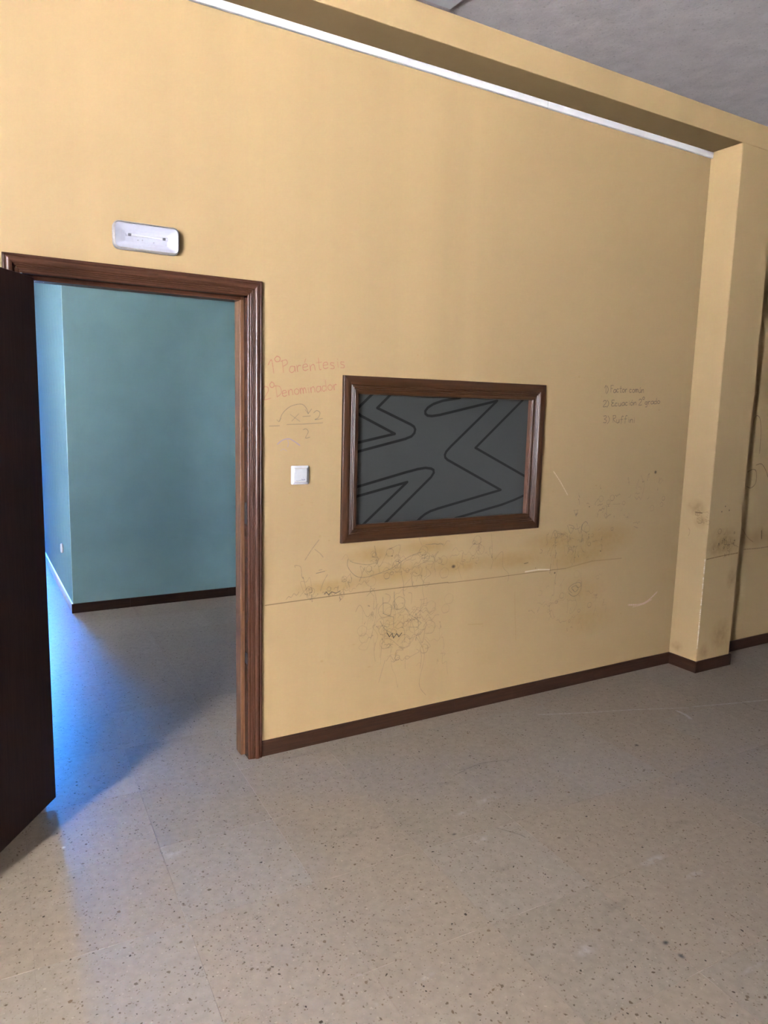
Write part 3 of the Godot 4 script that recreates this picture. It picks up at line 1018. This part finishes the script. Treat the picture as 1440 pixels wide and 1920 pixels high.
func build_skirting() -> void:
	var o := holder("baseboard_back", Vector3(1.04, 0, 0))
	tag(o, "dark brown wooden skirting board along the foot of the scribbled wall", "skirting", "", "structure")
	var at := 0.0
	for l in [1.02, 0.97, 0.65]:
		skirt(o, Vector3(at, 0, 0), Vector3.RIGHT, Vector3.BACK, l - 0.0008)
		at += l
	o = holder("baseboard_pillar", Vector3(3.68, 0, 0))
	tag(o, "dark brown wooden skirting board wrapped round the pillar", "skirting", "", "structure")
	skirt(o, Vector3(0, 0, 0.0095), Vector3.BACK, Vector3.LEFT, BEAM)
	skirt(o, Vector3(-0.0085, 0, BEAM), Vector3.RIGHT, Vector3.BACK, 0.205)
	skirt(o, Vector3(0.198, 0, BEAM), Vector3.RIGHT, Vector3.BACK, 0.124)
	o = holder("baseboard_beyond", Vector3(4.0, 0, 0.035))
	tag(o, "dark brown wooden skirting board beyond the pillar", "skirting", "", "structure")
	skirt(o, Vector3.ZERO, Vector3.RIGHT, Vector3.BACK, 2.6)
	o = holder("baseboard_left", Vector3(ROOM_L, 0, 0))
	tag(o, "dark brown wooden skirting board on the hinge side of the doorway", "skirting", "", "structure")
	skirt(o, Vector3.ZERO, Vector3.RIGHT, Vector3.BACK, 0.134 - ROOM_L)
	o = holder("baseboard_teal", Vector3(TEAL_X, 0, TEAL_Z))
	tag(o, "dark brown skirting board at the foot of the teal wall", "skirting", "", "structure")
	at = -0.0095
	for l in [0.40, 0.75, 0.94]:
		skirt(o, Vector3(at, 0, 0), Vector3.RIGHT, Vector3.BACK, l - 0.0008)
		at += l
	o = holder("baseboard_light_strip", Vector3(TEAL_X, 0, TEAL_Z))
	tag(o, "skirting board whitened in place of the bright strip of light along the hall wall", "skirting", "", "structure")
	skirt(o, Vector3(0, 0, 0.0), Vector3.FORWARD, Vector3.LEFT, TEAL_Z - HALL_END, M.white)  # white colour stands in for a bright strip of light along the wall foot


# ------------------------------------------------------------------ door
func architrave() -> PackedVector2Array:
	# across from the outer edge to the opening, height off the wall
	var p := PackedVector2Array([Vector2(0, 0), Vector2(0, 0.012), Vector2(0.0015, 0.0145), Vector2(0.0045, 0.0155), Vector2(0.008, 0.0145), Vector2(0.0095, 0.0125)])
	for k in 9:
		var t := k / 8.0
		p.append(Vector2(0.0105 + 0.019 * t, 0.0125 + 0.0065 * sin(PI * (0.15 + 0.75 * t))))
	for bead in 3:
		var x := 0.0305 + bead * 0.0062
		for k in 5:
			var t := k / 4.0
			p.append(Vector2(x + 0.0058 * t, 0.0095 - bead * 0.0012 + 0.0042 * sin(PI * t)))
	p.append_array([Vector2(0.0505, 0.0085), Vector2(0.055, 0.0075), Vector2(0.058, 0.006), Vector2(0.0585, 0.0)])
	return p


func build_door() -> void:
	var o := holder("door_1", Vector3.ZERO)
	tag(o, "open doorway with dark brown moulded wooden casing and dark door leaf swung into the room", "door", "", "structure")
	var prof := architrave()
	var out_l := 0.134
	var out_r := 1.042
	var top := 1.988
	var st := tool()
	moulding(st, Vector3(out_r, 0, 0), Vector3.UP, Vector3.LEFT, Vector3.BACK, top, prof, 0.0, 1.0)
	obj("casing", st, M.wood, o)
	st = tool()
	var slim := prof.slice(0, 16)
	slim.append(Vector2(0.040, 0.0))
	moulding(st, Vector3(out_l, 0, 0), Vector3.UP, Vector3.RIGHT, Vector3.BACK, top, slim, 0.0, 1.0)
	obj("casing", st, M.wood, o)
	st = tool()
	moulding(st, Vector3(out_l, top, 0), Vector3.RIGHT, Vector3.DOWN, Vector3.BACK, out_r - out_l, prof, 1.0, 1.0)
	obj("casing", st, M.wood, o)
	# jamb lining with a rebate for the leaf
	var z0 := 0.003
	var z1 := -THICK - 0.003
	st = tool()
	box(st, Vector3(OP_R + 0.012, 0, z1), Vector3(OP_R + 0.03, OP_T + 0.03, z0), 0.0015)
	obj("jamb", st, M.wood, o)
	st = tool()
	box(st, Vector3(OP_L - 0.03, 0, z1), Vector3(OP_L - 0.014, OP_T + 0.03, z0), 0.0015)
	obj("jamb", st, M.wood, o)
	st = tool()
	box(st, Vector3(OP_L - 0.014, OP_T + 0.014, z1), Vector3(OP_R + 0.012, OP_T + 0.03, z0), 0.0015, 0)
	obj("jamb", st, M.wood, o)
	# stops, worn pale on the latch side
	st = tool()
	worn_strip(st, Vector3(OP_R + 0.012, 0.004, -0.040), Vector3.UP, Vector3.FORWARD, Vector3.LEFT, OP_T + 0.01, 0.063, 0.018)
	obj("door_stop", st, M.worn, o)
	st = tool()
	box(st, Vector3(OP_L - 0.014, 0.004, -THICK), Vector3(OP_L - 0.002, OP_T + 0.012, -0.07), 0.002)
	obj("door_stop", st, M.wood, o)
	st = tool()
	worn_strip(st, Vector3(OP_L, OP_T + 0.014, -0.040), Vector3.RIGHT, Vector3.FORWARD, Vector3.DOWN, OP_R - OP_L + 0.01, 0.063, 0.014)
	obj("door_stop", st, M.wood, o)
	for y in [1.02, 0.42]:
		st = tool()
		box(st, Vector3(OP_R + 0.0105, y, -0.035), Vector3(OP_R + 0.0135, y + (0.09 if y > 1.0 else 0.05), -0.010), 0.001)
		obj("strike_plate", st, mat(Color(0.12, 0.10, 0.09), 0.5), o)
	# the leaf turns on a pin at the edge of the casing
	var leaf := holder("door_leaf", Vector3(0.1978, 0.020, -0.0305), o)
	leaf.rotation.y = -deg_to_rad(124.7)
	leaf.set_meta("label", "dark brown flush door leaf")
	# closed, it would lie along +x with its room face at z = -0.010
	st = tool()
	box(st, Vector3(0.003, 0, -0.040), Vector3(0.750, 1.8975, -0.010), 0.0015)
	obj("panel", st, M.wood_dark, leaf)
	for y in [0.22, 0.94, 1.66]:
		st = tool()
		tube(st, Vector3(-0.002, y - 0.04, -0.004), Vector3(-0.002, y + 0.04, -0.004), 0.006)
		obj("hinge", st, M.metal, leaf)
	for side in [-1.0, 1.0]:
		st = tool()
		var zf := -0.010 if side > 0 else -0.040
		box(st, Vector3(0.665, 0.90, zf), Vector3(0.705, 1.10, zf + side * 0.005), 0.002)
		tube(st, Vector3(0.685, 1.03, zf), Vector3(0.685, 1.03, zf + side * 0.045), 0.009)
		tube(st, Vector3(0.69, 1.03, zf + side * 0.045), Vector3(0.575, 1.03, zf + side * 0.045), 0.008)
		obj("handle", st, M.metal, leaf)


func worn_strip(st: SurfaceTool, at: Vector3, run: Vector3, across: Vector3, up: Vector3, length: float, w: float, h: float) -> void:
	moulding(st, at, run, across, up, length, PackedVector2Array([Vector2(0, 0), Vector2(0, h * 0.75), Vector2(0.002, h), Vector2(w - 0.003, h), Vector2(w, h * 0.8), Vector2(w, 0)]), 0.0, 0.0, false)


# ------------------------------------------------------------------ the framed dark window
func build_window() -> void:
	var o := holder("window_1", Vector3(1.978, 1.278, 0))
	tag(o, "blacked-out internal window in a brown moulded wooden frame, zigzag outlines on its pane", "window", "", "structure")
	var c := Vector3(1.978, 1.278, 0)
	var l := 1.407
	var r := 2.549
	var t := 1.642
	var b := 0.913
	var prof := PackedVector2Array([Vector2(0, 0), Vector2(0, 0.012), Vector2(0.0015, 0.0145), Vector2(0.004, 0.0155)])
	for k in 9:
		var q := k / 8.0
		prof.append(Vector2(0.006 + 0.031 * q, 0.0155 + 0.004 * sin(PI * q) - 0.0015 * q))
	for bead in 3:
		var x := 0.038 + bead * 0.0085
		for k in 5:
			var q := k / 4.0
			prof.append(Vector2(x + 0.008 * q, 0.0105 - bead * 0.0015 + 0.0045 * sin(PI * q)))
	prof.append_array([Vector2(0.0645, 0.0085), Vector2(0.074, 0.0075), Vector2(0.077, 0.006), Vector2(0.0775, 0.0)])
	var st := tool()
	moulding(st, Vector3(l, b, 0) - c, Vector3.UP, Vector3.RIGHT, Vector3.BACK, t - b, prof, 1.0, 1.0)
	obj("frame_rail", st, M.wood_frame, o)
	st = tool()
	moulding(st, Vector3(r, b, 0) - c, Vector3.UP, Vector3.LEFT, Vector3.BACK, t - b, prof, 1.0, 1.0)
	obj("frame_rail", st, M.wood_frame, o)
	st = tool()
	moulding(st, Vector3(l, t, 0) - c, Vector3.RIGHT, Vector3.DOWN, Vector3.BACK, r - l, prof, 1.0, 1.0)
	obj("frame_rail", st, M.wood_frame, o)
	var joint := 2.035
	st = tool()
	moulding(st, Vector3(l, b, 0) - c, Vector3.RIGHT, Vector3.UP, Vector3.BACK, joint - l - 0.0006, prof, 1.0, 0.0)
	obj("frame_rail", st, M.wood_frame, o)
	st = tool()
	moulding(st, Vector3(joint + 0.0006, b, 0) - c, Vector3.RIGHT, Vector3.UP, Vector3.BACK, r - joint - 0.0006, prof, 0.0, 1.0)
	obj("frame_rail", st, M.wood_frame, o)
	# lining of the opening
	var il := 1.478
	var ir := 2.467
	var ib := 0.988
	var it := 1.567
	var lining: StandardMaterial3D = M.lining
	for e in [[1.47, 0.98, il, 1.575], [ir, 0.98, 2.475, 1.575], [il, it, ir, 1.575], [il, 0.98, ir, ib]]:
		st = tool()
		box(st, Vector3(e[0], e[1], -THICK + 0.01) - c, Vector3(e[2], e[3], 0.002) - c, 0.001, 0)
		obj("lining", st, lining, o)
	# the pane: dark film with thick outlines
	var cv := Canvas.new(Vector2(1.47, 0.98), Vector2(2.475, 1.575), 1000.0, Color(0.275, 0.285, 0.275))
	var ink := Color(0.085, 0.09, 0.085)
	for s in LINES:
		draw(cv, points(s), 0.0115, ink, 1.0)
	var m := mat(Color.WHITE, 0.30, 0.4)
	m.albedo_texture = tex(cv.im)
	m.texture_repeat = false
	st = tool()
	var z := -0.022
	var pts := [Vector3(il, ib, z), Vector3(ir, ib, z), Vector3(ir, it, z), Vector3(il, it, z)]
	quad(st, pts.map(func(v): return v - c), Vector3(0, 0, -1), pts.map(func(v): return cv.uv(Vector2(v.x, v.y))))
	for k in 4:
		var p: Vector3 = pts[k]
		var q: Vector3 = pts[(k + 1) % 4]
		quad(st, [p - c, q - c, q - c + Vector3(0, 0, -0.006), p - c + Vector3(0, 0, -0.006)], Vector3(0, 0, z - 0.003), [cv.uv(Vector2(p.x, p.y)), cv.uv(Vector2(q.x, q.y)), cv.uv(Vector2(q.x, q.y)), cv.uv(Vector2(p.x, p.y))])
	quad(st, pts.map(func(v): return v - c + Vector3(0, 0, -0.006)), Vector3(0, 0, 1), [Vector2(0.5, 0.5), Vector2(0.5, 0.5), Vector2(0.5, 0.5), Vector2(0.5, 0.5)])
	obj("pane", st, m, o)


const LINES := [
	"1.568,1.569 1.499,1.507 1.494,1.499 1.493,1.489 1.498,1.480 1.512,1.471 1.687,1.393 1.472,1.348",
	"1.660,1.568 1.593,1.507 1.771,1.436 1.789,1.426 1.796,1.413 1.792,1.397 1.777,1.382 1.744,1.370 1.473,1.308",
	"2.041,1.564 1.943,1.548 1.892,1.532 1.862,1.515 1.848,1.499 1.849,1.486 1.861,1.478 1.885,1.476 1.929,1.482 2.266,1.556 1.998,1.333 1.974,1.310 1.967,1.295 1.970,1.282 1.983,1.271 2.315,1.115",
	"2.315,1.115 1.939,1.039 1.895,1.028 1.865,1.015 1.843,1.001 1.826,0.987",
	"2.429,1.565 2.146,1.327 2.482,1.174",
	"2.042,0.986 2.328,1.040 2.407,1.061 2.488,1.087",
	"1.472,1.151 1.750,1.216 1.817,1.230 1.860,1.235 1.891,1.231 1.905,1.224 1.907,1.211 1.893,1.191 1.855,1.159 1.649,0.986",
	"1.473,1.109 1.761,1.171 1.535,0.986"
]


# ------------------------------------------------------------------ small fittings
func rounded(w: float, h: float, r: float, n := 6) -> PackedVector2Array:
	var p := PackedVector2Array()
	for c in [[1, 1, 0.0], [-1, 1, 0.5], [-1, -1, 1.0], [1, -1, 1.5]]:
		for k in n + 1:
			var t: float = (c[2] + 0.5 * k / n) * PI
			p.append(Vector2(c[0] * (w / 2 - r) + cos(t) * r, c[1] * (h / 2 - r) + sin(t) * r))
	return p


# rings of the same count stacked along z make a shell
func shell(st: SurfaceTool, rings: Array, inside: Vector3, cap := true, smooth := true) -> void:
	for i in rings.size() - 1:
		var a: PackedVector2Array = rings[i][0]
		var b: PackedVector2Array = rings[i + 1][0]
		if smooth:
			st.set_smooth_group(0)
		for k in a.size():
			var l := (k + 1) % a.size()
			quad(st, [Vector3(a[k].x, a[k].y, rings[i][1]), Vector3(a[l].x, a[l].y, rings[i][1]), Vector3(b[l].x, b[l].y, rings[i + 1][1]), Vector3(b[k].x, b[k].y, rings[i + 1][1])], inside)
	st.set_smooth_group(-1)
	if cap:
		var p: PackedVector2Array = rings[rings.size() - 1][0]
		var z: float = rings[rings.size() - 1][1]
		for k in p.size():
			var l := (k + 1) % p.size()
			quad(st, [Vector3(0, 0, z), Vector3(0, 0, z), Vector3(p[k].x, p[k].y, z), Vector3(p[l].x, p[l].y, z)], Vector3(0, 0, z - 1.0))


func build_fittings() -> void:
	# emergency light above the doorway
	var o := holder("emergency_light", Vector3(0.602, 2.092, 0))
	tag(o, "white rounded emergency light with a clear cover above the doorway", "emergency light")
	var w := 0.232
	var h := 0.096
	var rim := mat(Color(0.78, 0.76, 0.76), 0.35)
	var st := tool()
	shell(st, [[rounded(w, h, 0.022), 0.0], [rounded(w, h, 0.022), 0.020], [rounded(w - 0.003, h - 0.003, 0.021), 0.023], [rounded(w - 0.009, h - 0.009, 0.018), 0.024], [rounded(w - 0.011, h - 0.011, 0.017), 0.016]], Vector3(0, 0, -0.3), false)
	obj("housing", st, rim, o)
	st = tool()
	var white := mat(Color(0.82, 0.82, 0.88), 0.3)
	shell(st, [[rounded(w - 0.011, h - 0.011, 0.017), 0.022], [rounded(w - 0.085, h - 0.060, 0.004), 0.007]], Vector3(0, 0, 0.5), false, false)
	var flat := rounded(w - 0.085, h - 0.060, 0.004)
	for k in flat.size():
		var l := (k + 1) % flat.size()
		quad(st, [Vector3(0, 0, 0.007), Vector3(0, 0, 0.007), Vector3(flat[k].x, flat[k].y, 0.007), Vector3(flat[l].x, flat[l].y, 0.007)], Vector3(0, 0, -1))
	obj("reflector", st, white, o)
	st = tool()
	tube(st, Vector3(-0.066, 0.004, 0.0165), Vector3(0.066, 0.004, 0.0165), 0.0045, 16)
	obj("lamp_tube", st, mat(Color(0.93, 0.93, 0.95), 0.12), o)
	for s in [-1.0, 1.0]:
		st = tool()
		tube(st, Vector3(s * 0.066, 0.004, 0.0165), Vector3(s * 0.074, 0.004, 0.0165), 0.0055, 12)
		obj("lamp_holder", st, white, o)
		st = tool()
		tube(st, Vector3(s * 0.055, 0.004, 0.0165), Vector3(s * 0.0655, 0.004, 0.0165), 0.0048, 12)
		obj("lamp_end", st, mat(Color(0.40, 0.40, 0.45), 0.3), o)
	for p in [Vector2(-0.030, -0.010), Vector2(-0.014, -0.008), Vector2(0.026, -0.012)]:
		st = tool()
		tube(st, Vector3(p.x, p.y, 0.007), Vector3(p.x, p.y, 0.0105), 0.0016, 8)
		obj("indicator", st, mat(Color(0.25, 0.25, 0.3), 0.4), o)
	st = tool()
	shell(st, [[rounded(w - 0.011, h - 0.011, 0.017), 0.0235], [rounded(w - 0.018, h - 0.018, 0.015), 0.030], [rounded(w - 0.028, h - 0.028, 0.012), 0.033]], Vector3(0, 0, -0.3))
	obj("clear_cover", st, M.glass, o)

	# light switch
	o = holder("light_switch", Vector3(1.2125, 1.2195, 0))
	tag(o, "square white light switch on the wall between doorway and framed window", "switch")
	st = tool()
	shell(st, [[rounded(0.079, 0.079, 0.004), 0.0], [rounded(0.079, 0.079, 0.004), 0.0065], [rounded(0.0765, 0.0765, 0.0035), 0.0092], [rounded(0.058, 0.058, 0.0015), 0.0092], [rounded(0.058, 0.058, 0.0015), 0.004]], Vector3(0, 0, -0.3), false)
	obj("cover_plate", st, M.white, o)
	var cv := Canvas.new(Vector2(-0.03, -0.03), Vector2(0.03, 0.03), 3000.0, Color(0.86, 0.86, 0.87))
	stroke(cv, "-0.020,-0.022 -0.01,-0.0225 0.0,-0.021 0.01,-0.022 0.022,-0.020", 0.0012, Color(0.35, 0.35, 0.45), 0.7)
	stroke(cv, "0.004,-0.019 0.007,-0.016 0.010,-0.020 0.018,-0.017 0.021,-0.022", 0.0014, Color(0.3, 0.3, 0.4), 0.8, false)
	stroke(cv, "0.012,-0.008 0.014,-0.012", 0.001, Color(0.5, 0.5, 0.6), 0.5, false)
	var rm := mat(Color.WHITE, 0.35)
	rm.albedo_texture = tex(cv.im)
	st = tool()
	var q := rounded(0.0555, 0.0555, 0.001, 2)
	for k in q.size():
		var l := (k + 1) % q.size()
		var f := func(v: Vector2) -> Vector3: return Vector3(v.x, v.y, 0.0098 + v.y * 0.09)
		var g := func(v: Vector2) -> Vector3: return Vector3(v.x, v.y, 0.003)
		quad(st, [f.call(Vector2.ZERO), f.call(Vector2.ZERO), f.call(q[k]), f.call(q[l])], Vector3(0, 0, -1), [cv.uv(Vector2.ZERO), cv.uv(Vector2.ZERO), cv.uv(q[k]), cv.uv(q[l])])
		quad(st, [f.call(q[k]), f.call(q[l]), g.call(q[l]), g.call(q[k])], Vector3(0, 0, 0.004), [cv.uv(q[k]), cv.uv(q[l]), cv.uv(q[l]), cv.uv(q[k])])
	obj("rocker", st, rm, o)

	# white cable trunking under the beam, in lengths
	o = holder("cable_trunking", Vector3(0, SOFFIT, 0))
	tag(o, "long white plastic cable trunking fixed under the beam along the yellow wall", "trunking")
	var at := ROOM_L
	for l in [2.36, 2.0, 2.0, 1.92]:
		st = tool()
		box(st, Vector3(at, -0.0315, 0), Vector3(at + l - 0.001, -0.001, 0.014), 0.0018, 0)
		obj("trunking_length", st, M.white, o)
		at += l

	# flat panel on the ceiling beside the beam
	o = holder("ceiling_panel", Vector3(1.745, CEIL, 0.222))
	tag(o, "flat white square panel on the ceiling just above the beam", "panel")
	st = tool()
	box(st, Vector3(-0.60, -0.009, 0), Vector3(0, 0.0, 0.60), 0.002)
	var bright := mat(Color(0.96, 0.97, 0.98), 0.5)
	obj("cover_plate", st, bright, o)
	st = tool()
	box(st, Vector3(-0.57, -0.010, 0.03), Vector3(-0.03, -0.0085, 0.57), 0.0005)
	obj("panel_face", st, bright, o)
